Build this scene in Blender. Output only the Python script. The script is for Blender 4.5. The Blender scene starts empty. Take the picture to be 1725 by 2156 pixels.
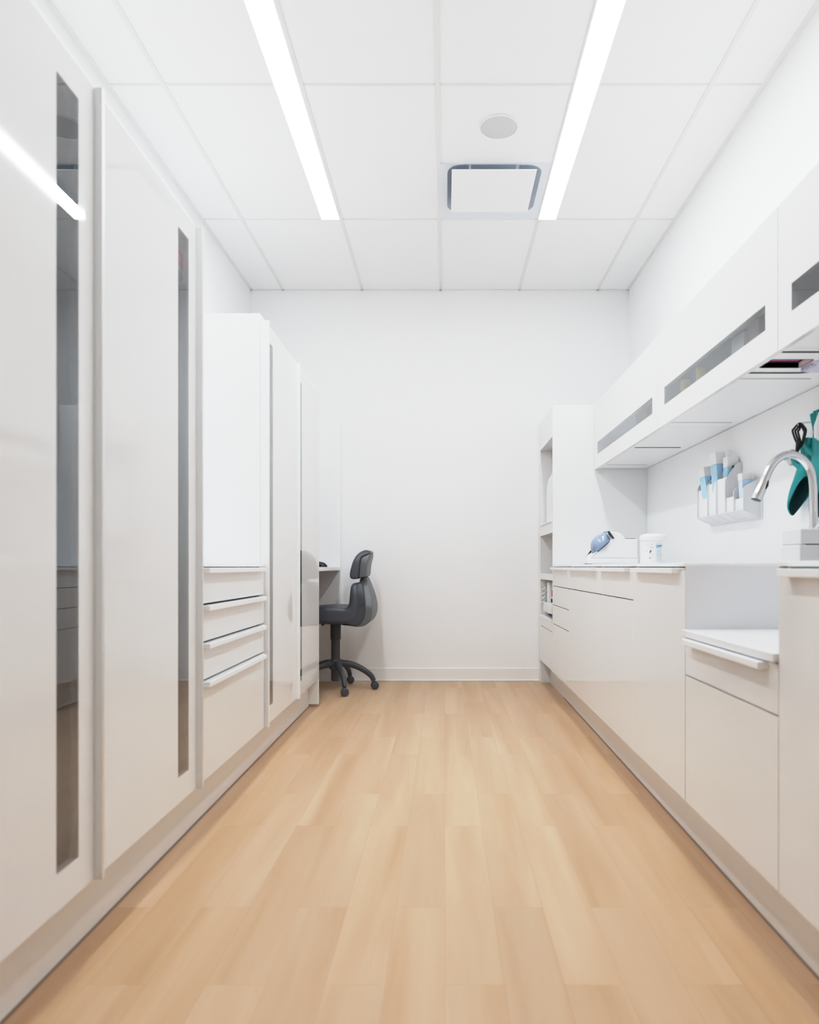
import bpy, bmesh, math, random
from mathutils import Vector, Matrix
random.seed(4)
PI = math.pi
scene = bpy.context.scene
COL = scene.collection
CAMZ = 0.888

# ---------------------------------------------------------------- materials
def mat(name, col, rough=0.5, metal=0.0, spec=0.5, coat=0.0, coat_rough=0.03, emit=None, estr=0.0):
    m = bpy.data.materials.new(name)
    m.use_nodes = True
    b = m.node_tree.nodes['Principled BSDF']
    b.inputs['Base Color'].default_value = (*col, 1)
    b.inputs['Roughness'].default_value = rough
    b.inputs['Metallic'].default_value = metal
    b.inputs['Specular IOR Level'].default_value = spec
    b.inputs['Coat Weight'].default_value = coat
    b.inputs['Coat Roughness'].default_value = coat_rough
    if emit:
        b.inputs['Emission Color'].default_value = (*emit, 1)
        b.inputs['Emission Strength'].default_value = estr
    return m

def noise_tint(m, c1, c2, scale=6.0, bump=0.0, detail=3.0):
    """slight procedural unevenness of the paint"""
    nt = m.node_tree; b = nt.nodes['Principled BSDF']
    tc = nt.nodes.new('ShaderNodeTexCoord')
    n = nt.nodes.new('ShaderNodeTexNoise'); n.inputs['Scale'].default_value = scale; n.inputs['Detail'].default_value = detail
    mx = nt.nodes.new('ShaderNodeMix'); mx.data_type = 'RGBA'
    mx.inputs['A'].default_value = (*c1, 1); mx.inputs['B'].default_value = (*c2, 1)
    nt.links.new(tc.outputs['Object'], n.inputs['Vector'])
    nt.links.new(n.outputs['Fac'], mx.inputs['Factor'])
    nt.links.new(mx.outputs['Result'], b.inputs['Base Color'])
    if bump:
        bp = nt.nodes.new('ShaderNodeBump'); bp.inputs['Strength'].default_value = bump; bp.inputs['Distance'].default_value = 0.002
        n2 = nt.nodes.new('ShaderNodeTexNoise'); n2.inputs['Scale'].default_value = scale * 40
        nt.links.new(tc.outputs['Object'], n2.inputs['Vector'])
        nt.links.new(n2.outputs['Fac'], bp.inputs['Height'])
        nt.links.new(bp.outputs['Normal'], b.inputs['Normal'])
    return m

M = {}
M['wall'] = noise_tint(mat('wall_paint', (.83, .83, .83), .7, spec=.25), (.875, .875, .875), (.86, .86, .86), 1.5, .04)
M['tile'] = noise_tint(mat('ceiling_tile', (.86, .86, .865), .9, spec=.1), (.90, .90, .902), (.885, .885, .888), 9, .05)
M['grid'] = mat('ceiling_grid', (.76, .76, .745), .5)
M['gloss'] = noise_tint(mat('gloss_white', (.85, .85, .845), .045, spec=.5), (.81, .812, .81), (.80, .80, .798), .8)
M['carcass'] = mat('carcass_white', (.86, .86, .86), .35)
M['satin'] = mat('satin_white', (.88, .885, .89), .3)
M['lip'] = mat('handle_aluminium', (.78, .79, .79), .35, metal=.6)
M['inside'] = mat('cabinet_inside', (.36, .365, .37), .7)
M['plinth'] = mat('plinth_white', (.78, .76, .74), .25)
M['slab'] = mat('worktop_white', (.84, .84, .85), .22)
M['base'] = mat('cove_base', (.84, .835, .825), .4)
M['dark_line'] = mat('dark_gap', (.05, .05, .05), .7)  # near-black colour of slots, rims and lid seams
M['soft_groove'] = mat('pale_groove', (.60, .60, .59), .6)
M['groove'] = mat('grey_groove', (.42, .42, .42), .6)
M['vinyl'] = mat('grey_vinyl', (.074, .079, .10), .36, spec=.5)
M['vinyl_side'] = mat('grey_vinyl_side', (.062, .066, .08), .42)
M['shell'] = mat('chair_shell', (.135, .142, .15), .4)
M['plastic'] = mat('grey_plastic', (.062, .068, .08), .42)
M['caster'] = mat('caster_plastic', (.07, .077, .09), .4)
M['seam'] = mat('seam_dark', (.03, .032, .036), .6)
M['seal'] = mat('brown_seal', (.30, .24, .19), .6)
M['black'] = mat('black_plastic', (.008, .008, .01), .25)
M['chrome'] = mat('chrome', (.72, .73, .745), .16, metal=1)
M['white_plastic'] = mat('white_plastic', (.82, .83, .84), .28)
M['cream_plastic'] = mat('cream_plastic', (.66, .65, .61), .35)
M['acrylic'] = mat('white_acrylic', (.74, .74, .75), .25)
M['dome'] = mat('blue_grey_dome', (.27, .335, .46), .09, spec=.6)
M['gasket'] = mat('gasket', (.045, .05, .075), .5)
M['lightblue'] = mat('pale_blue_card', (.46, .68, .86), .5)
M['blue'] = mat('blue_card', (.035, .21, .52), .45)
M['paper'] = mat('white_paper', (.84, .84, .84), .7)
M['teal'] = noise_tint(mat('teal_rubber', (0, .25, .24), .4), (0.0, .30, .305), (0.0, .235, .24), 14)
M['teal_shaded'] = mat('teal_shade', (0, .045, .05), .7)  # darker teal stands for the shade inside the open cuff
M['red'] = mat('red_card', (.75, .02, .06), .5)
M['pink'] = mat('pink_card', (.62, .16, .40), .5)
M['lavender'] = mat('lavender_nitrile', (.66, .65, .76), .5)
M['yellow'] = mat('yellow_cap', (.95, .72, .12), .4)
M['greybox'] = mat('grey_box', (.62, .62, .62), .5)
M['band'] = mat('label_blue', (.60, .73, .87), .5)
M['ink'] = mat('label_ink', (.10, .11, .13), .6)
M['ink_pale'] = mat('label_ink_pale', (.52, .54, .56), .6)
M['speaker'] = mat('speaker_grille', (.60, .61, .62), .7)
M['ventframe'] = mat('vent_frame', (.74, .775, .82), .45)
M['duct'] = mat('duct_shade_grey', (.50, .545, .61), .6)  # white metal greyed to carry the shade inside the vent opening
M['lamp'] = mat('light_diffuser', (1, 1, 1), .4, emit=(.89, .952, 1.0), estr=25.2)

def glass_mat():
    m = bpy.data.materials.new('smoked_glass'); m.use_nodes = True
    nt = m.node_tree; nt.nodes.clear()
    out = nt.nodes.new('ShaderNodeOutputMaterial')
    mix = nt.nodes.new('ShaderNodeMixShader')
    tr = nt.nodes.new('ShaderNodeBsdfTransparent'); tr.inputs['Color'].default_value = (.74, .75, .76, 1)
    gl = nt.nodes.new('ShaderNodeBsdfGlossy'); gl.inputs['Roughness'].default_value = .01
    gl.inputs['Color'].default_value = (.93, .95, .97, 1)
    fr = nt.nodes.new('ShaderNodeFresnel'); fr.inputs['IOR'].default_value = 1.75
    mu = nt.nodes.new('ShaderNodeMath'); mu.operation = 'MULTIPLY'; mu.inputs[1].default_value = 1.0
    ge = nt.nodes.new('ShaderNodeNewGeometry')
    inv = nt.nodes.new('ShaderNodeMath'); inv.operation = 'SUBTRACT'; inv.inputs[0].default_value = 1.0
    nt.links.new(ge.outputs['Backfacing'], inv.inputs[1]); nt.links.new(inv.outputs[0], mu.inputs[1])
    ad = nt.nodes.new('ShaderNodeMath'); ad.operation = 'ADD'; ad.inputs[1].default_value = 1.0
    db = nt.nodes.new('ShaderNodeMath'); db.operation = 'MULTIPLY'; db.inputs[1].default_value = 2.0
    dv = nt.nodes.new('ShaderNodeMath'); dv.operation = 'DIVIDE'
    nt.links.new(fr.outputs[0], ad.inputs[0]); nt.links.new(fr.outputs[0], db.inputs[0])
    nt.links.new(db.outputs[0], dv.inputs[0]); nt.links.new(ad.outputs[0], dv.inputs[1])
    nt.links.new(dv.outputs[0], mu.inputs[0]); nt.links.new(mu.outputs[0], mix.inputs[0])
    nt.links.new(tr.outputs[0], mix.inputs[1]); nt.links.new(gl.outputs[0], mix.inputs[2])
    nt.links.new(mix.outputs[0], out.inputs[0])
    return m
M['glass'] = glass_mat()

def floor_mat():
    m = bpy.data.materials.new('vinyl_plank'); m.use_nodes = True
    nt = m.node_tree; b = nt.nodes['Principled BSDF']; L = nt.links.new
    tc = nt.nodes.new('ShaderNodeTexCoord')
    sx = nt.nodes.new('ShaderNodeSeparateXYZ'); L(tc.outputs['Object'], sx.inputs[0])
    cx = nt.nodes.new('ShaderNodeCombineXYZ')           # planks run along Y
    L(sx.outputs['Y'], cx.inputs['X']); L(sx.outputs['X'], cx.inputs['Y'])
    br = nt.nodes.new('ShaderNodeTexBrick')
    br.offset = .37; br.offset_frequency = 2; br.squash = 1
    br.inputs['Scale'].default_value = 1
    br.inputs['Brick Width'].default_value = .92; br.inputs['Row Height'].default_value = .127
    br.inputs['Mortar Size'].default_value = .0007; br.inputs['Mortar Smooth'].default_value = .3
    br.inputs['Bias'].default_value = 0
    br.inputs['Color1'].default_value = (0, 0, 0, 1); br.inputs['Color2'].default_value = (1, 1, 1, 1)
    br.inputs['Mortar'].default_value = (.42, .42, .42, 1)
    L(cx.outputs[0], br.inputs['Vector'])
    # per plank shift of the grain
    mp = nt.nodes.new('ShaderNodeVectorMath'); mp.operation = 'MULTIPLY'; mp.inputs[1].default_value = (9.5, .62, 1)
    ad = nt.nodes.new('ShaderNodeVectorMath'); ad.operation = 'ADD'
    sc = nt.nodes.new('ShaderNodeVectorMath'); sc.operation = 'SCALE'; sc.inputs['Scale'].default_value = 23
    L(tc.outputs['Object'], mp.inputs[0]); L(mp.outputs[0], ad.inputs[0])
    L(br.outputs['Color'], sc.inputs[0]); L(sc.outputs[0], ad.inputs[1])
    n1 = nt.nodes.new('ShaderNodeTexNoise'); n1.inputs['Scale'].default_value = 1; n1.inputs['Detail'].default_value = 7; n1.inputs['Roughness'].default_value = .55; n1.inputs['Distortion'].default_value = .5
    L(ad.outputs[0], n1.inputs['Vector'])
    n2 = nt.nodes.new('ShaderNodeTexNoise'); n2.inputs['Scale'].default_value = .35; n2.inputs['Detail'].default_value = 2
    L(ad.outputs[0], n2.inputs['Vector'])
    m1 = nt.nodes.new('ShaderNodeMix'); m1.data_type = 'RGBA'
    m1.inputs['A'].default_value = (.485, .305, .175, 1); m1.inputs['B'].default_value = (.625, .448, .305, 1)
    rm = nt.nodes.new('ShaderNodeMapRange'); rm.inputs['From Min'].default_value = .22; rm.inputs['From Max'].default_value = .72
    L(n1.outputs['Fac'], rm.inputs['Value']); L(rm.outputs[0], m1.inputs['Factor'])
    m2 = nt.nodes.new('ShaderNodeMix'); m2.data_type = 'RGBA'; m2.blend_type = 'MULTIPLY'; m2.inputs['Factor'].default_value = 1
    tone = nt.nodes.new('ShaderNodeMapRange'); tone.inputs['To Min'].default_value = .97; tone.inputs['To Max'].default_value = 1.025
    L(br.outputs['Color'], tone.inputs['Value'])
    tone2 = nt.nodes.new('ShaderNodeMapRange'); tone2.inputs['From Min'].default_value = .3; tone2.inputs['From Max'].default_value = .7; tone2.inputs['To Min'].default_value = .93; tone2.inputs['To Max'].default_value = 1.05
    L(n2.outputs['Fac'], tone2.inputs['Value'])
    mm = nt.nodes.new('ShaderNodeMath'); mm.operation = 'MULTIPLY'; L(tone.outputs[0], mm.inputs[0]); L(tone2.outputs[0], mm.inputs[1])
    L(m1.outputs['Result'], m2.inputs['A']); L(mm.outputs[0], m2.inputs['B'])
    m3 = nt.nodes.new('ShaderNodeMix'); m3.data_type = 'RGBA'; m3.blend_type = 'MULTIPLY'
    m3.inputs['B'].default_value = (.86, .82, .78, 1)
    L(br.outputs['Fac'], m3.inputs['Factor']); L(m2.outputs['Result'], m3.inputs['A'])
    L(m3.outputs['Result'], b.inputs['Base Color'])
    b.inputs['Roughness'].default_value = .42
    b.inputs['Specular IOR Level'].default_value = .35
    bp = nt.nodes.new('ShaderNodeBump'); bp.inputs['Strength'].default_value = .05; bp.inputs['Distance'].default_value = .002
    L(n1.outputs['Fac'], bp.inputs['Height']); L(bp.outputs['Normal'], b.inputs['Normal'])
    return m
M['floor'] = floor_mat()

# ---------------------------------------------------------------- helpers
BASE = {}
def link(o, parent=None, base=None):
    COL.objects.link(o)
    if parent is not None:
        o.parent = parent
        BASE[o.name] = BASE[parent.name]
    else:
        BASE[o.name] = Vector(base or (0, 0, 0)); o.location = BASE[o.name]
    return o

def tag(o, label, cat, group=None):
    o['label'] = label; o['category'] = cat
    if group: o['group'] = group
    return o

def thing(name, label, cat, loc, group=None):
    o = bpy.data.objects.new(name, None); o.empty_display_size = .05
    link(o, None, loc)
    return tag(o, label, cat, group)

class MB:
    def __init__(s): s.bm = bmesh.new()
    def box(s, x0, x1, y0, y1, z0, z1):
        x0, x1 = sorted((x0, x1)); y0, y1 = sorted((y0, y1)); z0, z1 = sorted((z0, z1))
        v = [s.bm.verts.new(p) for p in ((x0,y0,z0),(x1,y0,z0),(x1,y1,z0),(x0,y1,z0),(x0,y0,z1),(x1,y0,z1),(x1,y1,z1),(x0,y1,z1))]
        for f in ((3,2,1,0),(4,5,6,7),(0,1,5,4),(1,2,6,5),(2,3,7,6),(3,0,4,7)): s.bm.faces.new([v[i] for i in f])
        return s
    def loft(s, rings, cap=True, closed=True):
        vs = [[s.bm.verts.new(p) for p in r] for r in rings]
        n = len(vs[0])
        for a, b in zip(vs[:-1], vs[1:]):
            for i in range(n if closed else n - 1):
                j = (i + 1) % n
                s.bm.faces.new((a[i], a[j], b[j], b[i]))
        if cap is True or cap == 'start': s.bm.faces.new(list(reversed(vs[0])))
        if cap is True or cap == 'end': s.bm.faces.new(vs[-1])
        return s
    def prism(s, pts, y0, y1):                      # profile in XZ, extruded along Y
        return s.loft([[(x, y0, z) for x, z in pts], [(x, y1, z) for x, z in pts]])
    def pillow(s, pts, y0, y1, r=.03, n=5, w=None):  # rounded-edge extrusion along Y; w(z) scales the half width
        c = (y0 + y1) / 2
        N = len(pts)
        area = sum(pts[i][0]*pts[(i+1)%N][1]-pts[(i+1)%N][0]*pts[i][1] for i in range(N))
        sg = 1 if area > 0 else -1
        nor = []
        for i in range(N):
            t = (Vector(pts[(i+1) % N]) - Vector(pts[i-1])).normalized()
            nor.append(Vector((t.y, -t.x)) * sg)
        def ring(y, inset): return [(p[0]-q.x*inset, y, p[1]-q.y*inset) for p, q in zip(pts, nor)]
        rings = [ring(y0 + r*(1-math.cos(PI/2*k/n)), r*(1-math.sin(PI/2*k/n))) for k in range(n+1)]
        rings += [ring(y1 - r*(1-math.cos(PI/2*k/n)), r*(1-math.sin(PI/2*k/n))) for k in range(n, -1, -1)]
        s.loft(rings)
        if w:
            z0 = min(p[1] for p in pts); z1 = max(p[1] for p in pts)
            for k in range(1, 22):
                bmesh.ops.bisect_plane(s.bm, geom=s.bm.verts[:]+s.bm.edges[:]+s.bm.faces[:], plane_co=(0, 0, z0+(z1-z0)*k/22), plane_no=(0, 0, 1), dist=1e-6)
            for v in s.bm.verts: v.co.y = c + (v.co.y - c) * w(v.co.z)
        bmesh.ops.triangulate(s.bm, faces=[f for f in s.bm.faces if len(f.verts) > 6], ngon_method='EAR_CLIP')
        return s
    def lathe(s, prof, c=(0,0,0), axis='Z', n=32, cap=True):
        rings = []
        for r, h in prof:
            ring = []
            for i in range(n):
                a = 2*PI*i/n
                u, v = r*math.cos(a), r*math.sin(a)
                p = {'Z': (u, v, h), 'Y': (u, h, v), 'X': (h, u, v)}[axis]
                ring.append((p[0]+c[0], p[1]+c[1], p[2]+c[2]))
            rings.append(ring)
        return s.loft(rings, cap)
    def tube(s, path, rad, n=12, cap=True, flat=1.0, up=None):
        path = [Vector(p) for p in path]
        if not hasattr(rad, '__len__'): rad = [rad]*len(path)
        rings = []; prev = None
        for i, p in enumerate(path):
            t = (path[min(i+1, len(path)-1)] - path[max(i-1, 0)]).normalized()
            if up is not None: u = Vector(up)
            elif prev is None: u = Vector((0,0,1)) if abs(t.z) < .9 else Vector((1,0,0))
            else: u = prev
            u = (u - t*u.dot(t)).normalized(); prev = u
            v = t.cross(u)
            r = rad[i]
            rw, ru = (r if hasattr(r, '__len__') else (r*flat, r))
            rings.append([p + v*rw*math.cos(2*PI*k/n) + u*ru*math.sin(2*PI*k/n) for k in range(n)])
        return s.loft(rings, cap)
    def build(s, name, m, parent=None, bevel=0, smooth=False, seg=2, base=None):
        bmesh.ops.recalc_face_normals(s.bm, faces=s.bm.faces)
        me = bpy.data.meshes.new(name)
        off = BASE[parent.name] if parent is not None else Vector(base or (0,0,0))
        bmesh.ops.translate(s.bm, verts=s.bm.verts, vec=-off)
        if smooth:
            for f in s.bm.faces: f.smooth = True
        s.bm.to_mesh(me); s.bm.free()
        o = bpy.data.objects.new(name, me)
        link(o, parent, base)
        me.materials.append(m if not isinstance(m, str) else M[m])
        if bevel:
            b = o.modifiers.new('edge', 'BEVEL'); b.width = bevel; b.segments = seg; b.limit_method = 'ANGLE'; b.angle_limit = .7
            b.harden_normals = False
        if smooth:
            me.set_sharp_from_angle(angle=math.radians(42))
        return o

def box(name, m, parent, x0, x1, y0, y1, z0, z1, bevel=0, seg=2):
    return MB().box(x0,x1,y0,y1,z0,z1).build(name, m, parent, bevel, seg=seg)

def spline(pts, per=6, closed=True):
    """Catmull-Rom through the points"""
    n = len(pts); out = []
    rng = range(n if closed else n-1)
    for i in rng:
        if closed: p0, p1, p2, p3 = pts[i-1], pts[i], pts[(i+1)%n], pts[(i+2)%n]
        else: p0, p1, p2, p3 = pts[max(i-1,0)], pts[i], pts[i+1], pts[min(i+2,n-1)]
        for k in range(per):
            t = k/per
            out.append(tuple(.5*((2*b)+(-a+c)*t+(2*a-5*b+4*c-d)*t*t+(-a+3*b-3*c+d)*t**3) for a,b,c,d in zip(p0,p1,p2,p3)))
    if not closed: out.append(tuple(pts[-1]))
    return out

def chaikin(pts, it=2, q=.25):
    for _ in range(it):
        o = []
        for i in range(len(pts)):
            a, b = pts[i], pts[(i+1)%len(pts)]
            o += [tuple(x*(1-q)+y*q for x,y in zip(a,b)), tuple(x*q+y*(1-q) for x,y in zip(a,b))]
        pts = o
    return pts

def text_mesh(txt, size, bold=False):
    cu = bpy.data.curves.new('lettering', 'FONT'); cu.body = txt; cu.size = size; cu.align_x = 'CENTER'; cu.align_y = 'CENTER'
    cu.resolution_u = 3
    if bold: cu.offset = size*.02
    o = bpy.data.objects.new('lettering', cu); COL.objects.link(o)
    dg = bpy.context.evaluated_depsgraph_get()
    me = bpy.data.meshes.new_from_object(o.evaluated_get(dg))
    COL.objects.unlink(o); bpy.data.objects.remove(o); bpy.data.curves.remove(cu)
    return me

def structure(o): o['kind'] = 'structure'; return o

# ---------------------------------------------------------------- the room
XL, XR, YB, YF = -1.513, 1.432, 5.487, -1.25
ZC = CAMZ + 2.148
structure(MB().box(XL-.1, XR+.1, YF-.1, YB+.1, -.1, 0).build('floor', 'floor'))
structure(MB().box(XL-.1, XL, YF, YB, 0, ZC).build('wall_left', 'wall'))
structure(MB().box(XR, XR+.1, YF, YB, 0, ZC).build('wall_right', 'wall'))
structure(MB().box(XL-.1, XR+.1, YB, YB+.1, 0, ZC).build('wall_back', 'wall'))
structure(MB().box(XL-.1, XR+.1, YF-.1, YF, 0, ZC).build('wall_front', 'wall'))
# ceiling: board with a shallow grid of T bars
VX0, VX1, VY0, VY1 = -.022, .562, 3.764, 4.358
_c = MB()
_c.box(XL-.1, VX0, YF-.1, YB+.1, ZC+.003, ZC+.14).box(VX1, XR+.1, YF-.1, YB+.1, ZC+.003, ZC+.14)
_c.box(VX0, VX1, YF-.1, VY0, ZC+.003, ZC+.14).box(VX0, VX1, VY1, YB+.1, ZC+.003, ZC+.14)
ceil = structure(_c.build('ceiling', 'tile'))
GX = [-1.255, -.642, -.033, .579, 1.187]
GY = [4.369, 3.150, 1.931, .712, -.507]
g = MB()
for x in GX: g.box(x-.0095, x+.0095, YF, YB, ZC-.002, ZC+.003)
for y in GY: g.box(XL, XR, y-.0065, y+.0065, ZC-.0015, ZC+.003)
g.box(XL, XL+.02, YF, YB, ZC-.002, ZC+.003); g.box(XR-.02, XR, YF, YB, ZC-.002, ZC+.003)
g.box(XL, XR, YB-.012, YB, ZC-.002, ZC+.003)
g.build('ceiling_grid', 'grid', ceil)
# cove base along the end wall
bb = MB().box(-.80, .80, YB-.008, YB, 0, .1)
bb.box(-.80, .80, YB-.016, YB-.008, 0, .012)
structure(bb.build('baseboard_back', 'base', None, bevel=.003))

# ---------------------------------------------------------------- ceiling fittings
def ceiling_light(x0, x1, y0, y1, label):
    t = thing('linear_ceiling_light', label, 'ceiling light', ((x0+x1)/2, (y0+y1)/2, ZC), 'linear ceiling lights')
    f = MB()
    f.box(x0-.008, x0, y0, y1, ZC-.004, ZC+.003).box(x1, x1+.008, y0, y1, ZC-.004, ZC+.003)
    f.box(x0-.008, x1+.008, y1, y1+.006, ZC-.004, ZC+.003).box(x0-.008, x1+.008, y0-.006, y0, ZC-.004, ZC+.003)
    f.build('frame', 'satin', t)
    MB().box(x0, x1, y0, y1, ZC-.003, ZC+.002).build('diffuser', 'lamp', t)
    return t
ceiling_light(-.760, -.653, 1.22, 4.362, 'glowing white light strip in the ceiling above the tall cabinets')
ceiling_light(.580, .684, 1.22, 4.362, 'glowing white light strip in the ceiling beside the square air vent')

sp = thing('ceiling_speaker', 'round pale grey speaker set flush in the ceiling', 'speaker', (.264, 3.449, ZC))
MB().lathe([(.089,.002),(.089,-.003),(.084,-.006),(.001,-.006)], (.264,3.449,ZC), n=48).build('grille', 'speaker', sp, smooth=True)
MB().loft([[(.264+r*math.cos(2*PI*i/48), 3.449+r*math.sin(2*PI*i/48), ZC+h) for i in range(48)] for r,h in ((.0895,.002),(.0895,-.005),(.094,-.004),(.094,.002))], cap=False).build('rim', 'satin', sp, smooth=True)

vt = thing('ceiling_air_vent', 'square white plaque air vent with dark opening in the ceiling', 'air vent', (.268, 4.05, ZC))
def rrect(cx, cy, hx, hy, r, z, n=6):
    out = []
    for qx, qy, a0 in ((1,1,0),(-1,1,PI/2),(-1,-1,PI),(1,-1,3*PI/2)):
        for k in range(n+1):
            a = a0 + PI/2*k/n
            out.append((cx+qx*(hx-r)+r*math.cos(a), cy+qy*(hy-r)+r*math.sin(a), z))
    return out
vx, vy = .270, 4.020
ro = rrect(vx, vy, .256, .250, .075, ZC-.003)
fr = MB()
sq = []
for p in ro:
    dx, dy = p[0]-vx, p[1]-vy
    ky = ((VY1+.004-vy) if dy > 0 else (vy-VY0+.004))
    k = min(.298/abs(dx) if abs(dx) > 1e-6 else 9e9, ky/abs(dy) if abs(dy) > 1e-6 else 9e9)
    sq.append((vx+dx*k, vy+dy*k, ZC-.003))
fr.loft([[(x,y,ZC+.003) for x,y,z in sq], sq, ro], cap=False)
fr.build('frame', 'ventframe', vt)
MB().loft([ro, [(x,y,ZC+.02) for x,y,z in rrect(vx, vy, .235, .230, .065, 0)], [(x,y,ZC+.095) for x,y,z in rrect(vx, vy, .15, .15, .05, 0)]], cap='end').build('opening', 'duct', vt)
box('plaque', 'satin', vt, .037, .489, 3.752, 4.198, ZC-.042, ZC-.036, bevel=.002)
for sx in (.135, .39):
    MB().box(sx-.006, sx+.006, 3.80, 3.812, ZC-.037, ZC+.06).build('hanger', 'satin', vt)

# ---------------------------------------------------------------- tall cabinet wall
XF = -.80              # door plane
DZ0, DZ1 = CAMZ-.712, CAMZ+1.092
SZ0, SZ1 = CAMZ-.635, CAMZ+1.021     # glass slot
def tall_cabinet(y0, y1, far_handle, label, end_panel=False):
    t = thing('tall_cabinet', label, 'cabinet', ((XL+XF)/2, (y0+y1)/2, .17), 'tall storage cabinets')
    c = MB()
    zt = CAMZ+1.122
    xb = XF-.0186
    c.box(XL+.003, xb, y0, y0+.018, .174, zt).box(XL+.003, xb, y1-.018, y1, .174, zt)
    c.box(XL+.003, xb, y0+.018, y1-.018, zt-.018, zt).box(XL+.003, xb, y0+.018, y1-.018, .174, .192)
    c.build('carcass', 'satin', t, bevel=.002)
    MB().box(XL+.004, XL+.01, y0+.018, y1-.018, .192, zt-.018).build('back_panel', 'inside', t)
    d0, d1 = y0+.0015, y1-.0015
    hw = .013
    if far_handle: d1 -= hw; h0, h1 = d1, d1+hw; s1 = d1-.0655; s0 = s1-.0885
    else:          h0, h1 = d0, d0+hw; d0 += hw; s0 = d0+.054; s1 = s0+.0885
    d = MB()
    x0, x1 = XF-.018, XF
    d.box(x0, x1, d0, s0, DZ0, DZ1).box(x0, x1, s1, d1, DZ0, DZ1)
    d.box(x0, x1, s0, s1, DZ0, SZ0).box(x0, x1, s0, s1, SZ1, DZ1)
    bmesh.ops.remove_doubles(d.bm, verts=d.bm.verts, dist=1e-5)
    door = d.build('door', 'gloss', t)
    box('handle', 'lip' if far_handle else 'satin', door, XF-.018, XF+.020, h0, h1, DZ0-.001, DZ1, bevel=.0015)
    box('glass_pane', 'glass', door, XF-.005, XF-.0006, s0, s1, SZ0, SZ1)
    if end_panel:
        box('end_panel', 'gloss', t, XL+.003, XF, y1, y1+.022, .018, CAMZ+1.10, bevel=.001)
    return t
tall_cabinet(.945, 1.622, True, 'tall glossy white cabinet with grey edge handle, nearest the camera, reflecting a light strip')
tall_cabinet(1.622, 2.285, True, 'tall glossy white cabinet with red box behind its glass slot, next to the drawers')
tall_cabinet(3.128, 3.795, False, 'tall glossy white cabinet directly beyond the niche with drawers')
tall_cabinet(3.795, 4.468, False, 'tall glossy white cabinet beside the desk, reflecting the grey chair', True)

# red box seen through the slot of the second cabinet, standing on a shelf
sh = thing('cabinet_shelf', 'shelf inside the tall cabinet under the red box', 'shelf', (-1.1, 1.95, CAMZ+.92))
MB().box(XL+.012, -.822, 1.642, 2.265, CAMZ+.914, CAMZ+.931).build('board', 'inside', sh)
rb = thing('red_box', 'small red box with pale print seen through the glass slot', 'box', (-.86, 2.2, CAMZ+.9315))
box('carton', 'red', rb, -.905, -.823, 2.10, 2.262, CAMZ+.9315, CAMZ+.981, bevel=.001)
pr = MB()
for k in range(2): pr.box(-.8228, -.8222, 2.17, 2.225-.012*k, CAMZ+.952+.010*k, CAMZ+.9538+.010*k)
pr.build('print', 'paper', rb)

# drawer unit in the niche
DY0, DY1 = 2.290, 3.124
dt = thing('drawer_cabinet', 'low glossy white cabinet with four drawers in the niche between tall cabinets', 'cabinet', (-1.16, 2.7, .17))
c = MB()
c.box(XL+.003, XF-.0186, DY0, DY0+.018, .174, CAMZ-.001).box(XL+.003, XF-.0186, DY1-.018, DY1, .174, CAMZ-.001)
c.box(XL+.003, XF-.0186, DY0+.018, DY1-.018, .174, .192).box(XL+.003, XL+.02, DY0+.018, DY1-.018, .192, CAMZ-.001)
c.build('carcass', 'carcass', dt)
tops = [CAMZ-.001, CAMZ-.1265, CAMZ-.2525, CAMZ-.379]
for i, zt in enumerate(tops):
    zb = tops[i+1]+.004 if i < 3 else DZ0
    z1 = zt-.003
    dr = box('drawer', 'gloss', dt, XF-.018, XF, DY0+.003, DY1-.003, zb, z1-.004, bevel=.001)
    lp = MB().box(XF-.018, XF+.004, DY0+.003, DY1-.003, z1-.004, z1)
    lp.box(XF-.001, XF+.024, DY0+.045, DY1-.045, z1-.017, z1-.0005)
    lp.build('handle', 'satin', dr, bevel=.0012)
nt = thing('niche_worktop', 'thin white worktop over the four drawers in the niche', 'worktop', (-1.16, 2.7, CAMZ))
box('slab', 'slab', nt, XL+.003, XF+.002, DY0, DY1, CAMZ, CAMZ+.011, bevel=.002)

# plinths
p = thing('cabinet_plinth', 'pale toe kick under the tall cabinet wall', 'plinth', (-.9, 2.7, 0))
q = MB().box(-.98, -.862, .93, 2.35, .002, .172).box(-.98, -.8625, 2.352, 4.466, .002, .172)
q.build('board', 'plinth', p)
q = MB().box(-.8622, -.8585, .93, 2.35, .0, .006).box(-.8625, -.8585, 2.352, 4.466, .0, .006); q.build('floor_seal', 'seal', p)

# ---------------------------------------------------------------- desk nook, mouse
dk = thing('desk', 'white desk top between the tall cabinet and the end wall', 'desk', (-1.15, 4.98, 0))
box('desk_top', 'slab', dk, XL+.003, -.812, 4.492, 5.462, CAMZ-.030, CAMZ-.003, bevel=.003)
box('side_panel', 'carcass', dk, XL+.003, -.806, 5.462, 5.484, .0, CAMZ+1.10, bevel=.001)
box('back_panel', 'carcass', dk, XL+.003, XL+.018, 4.492, 5.460, CAMZ-.003, CAMZ+1.09)
MB().box(-.90, -.86, 4.66, 4.72, CAMZ-.042, CAMZ-.030).build('bracket', 'groove', dk, bevel=.003)
ms = thing('computer_mouse', 'black computer mouse on the white desk', 'computer mouse', (-.85, 4.83, CAMZ-.003))
rings = []
for k in range(9):
    a = PI/2*k/8
    s_, h = math.cos(a), math.sin(a)
    s_ = max(s_, .02)
    rings.append([(-.858+(.055*s_)*math.cos(2*PI*i/24), 4.83+.033*s_*math.sin(2*PI*i/24), CAMZ-.001+.036*h*(1-.12*math.cos(2*PI*i/24)*s_)) for i in range(24)])
rings.insert(0, [(x, y, CAMZ-.0025) for x, y, z in rings[0]])
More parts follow.
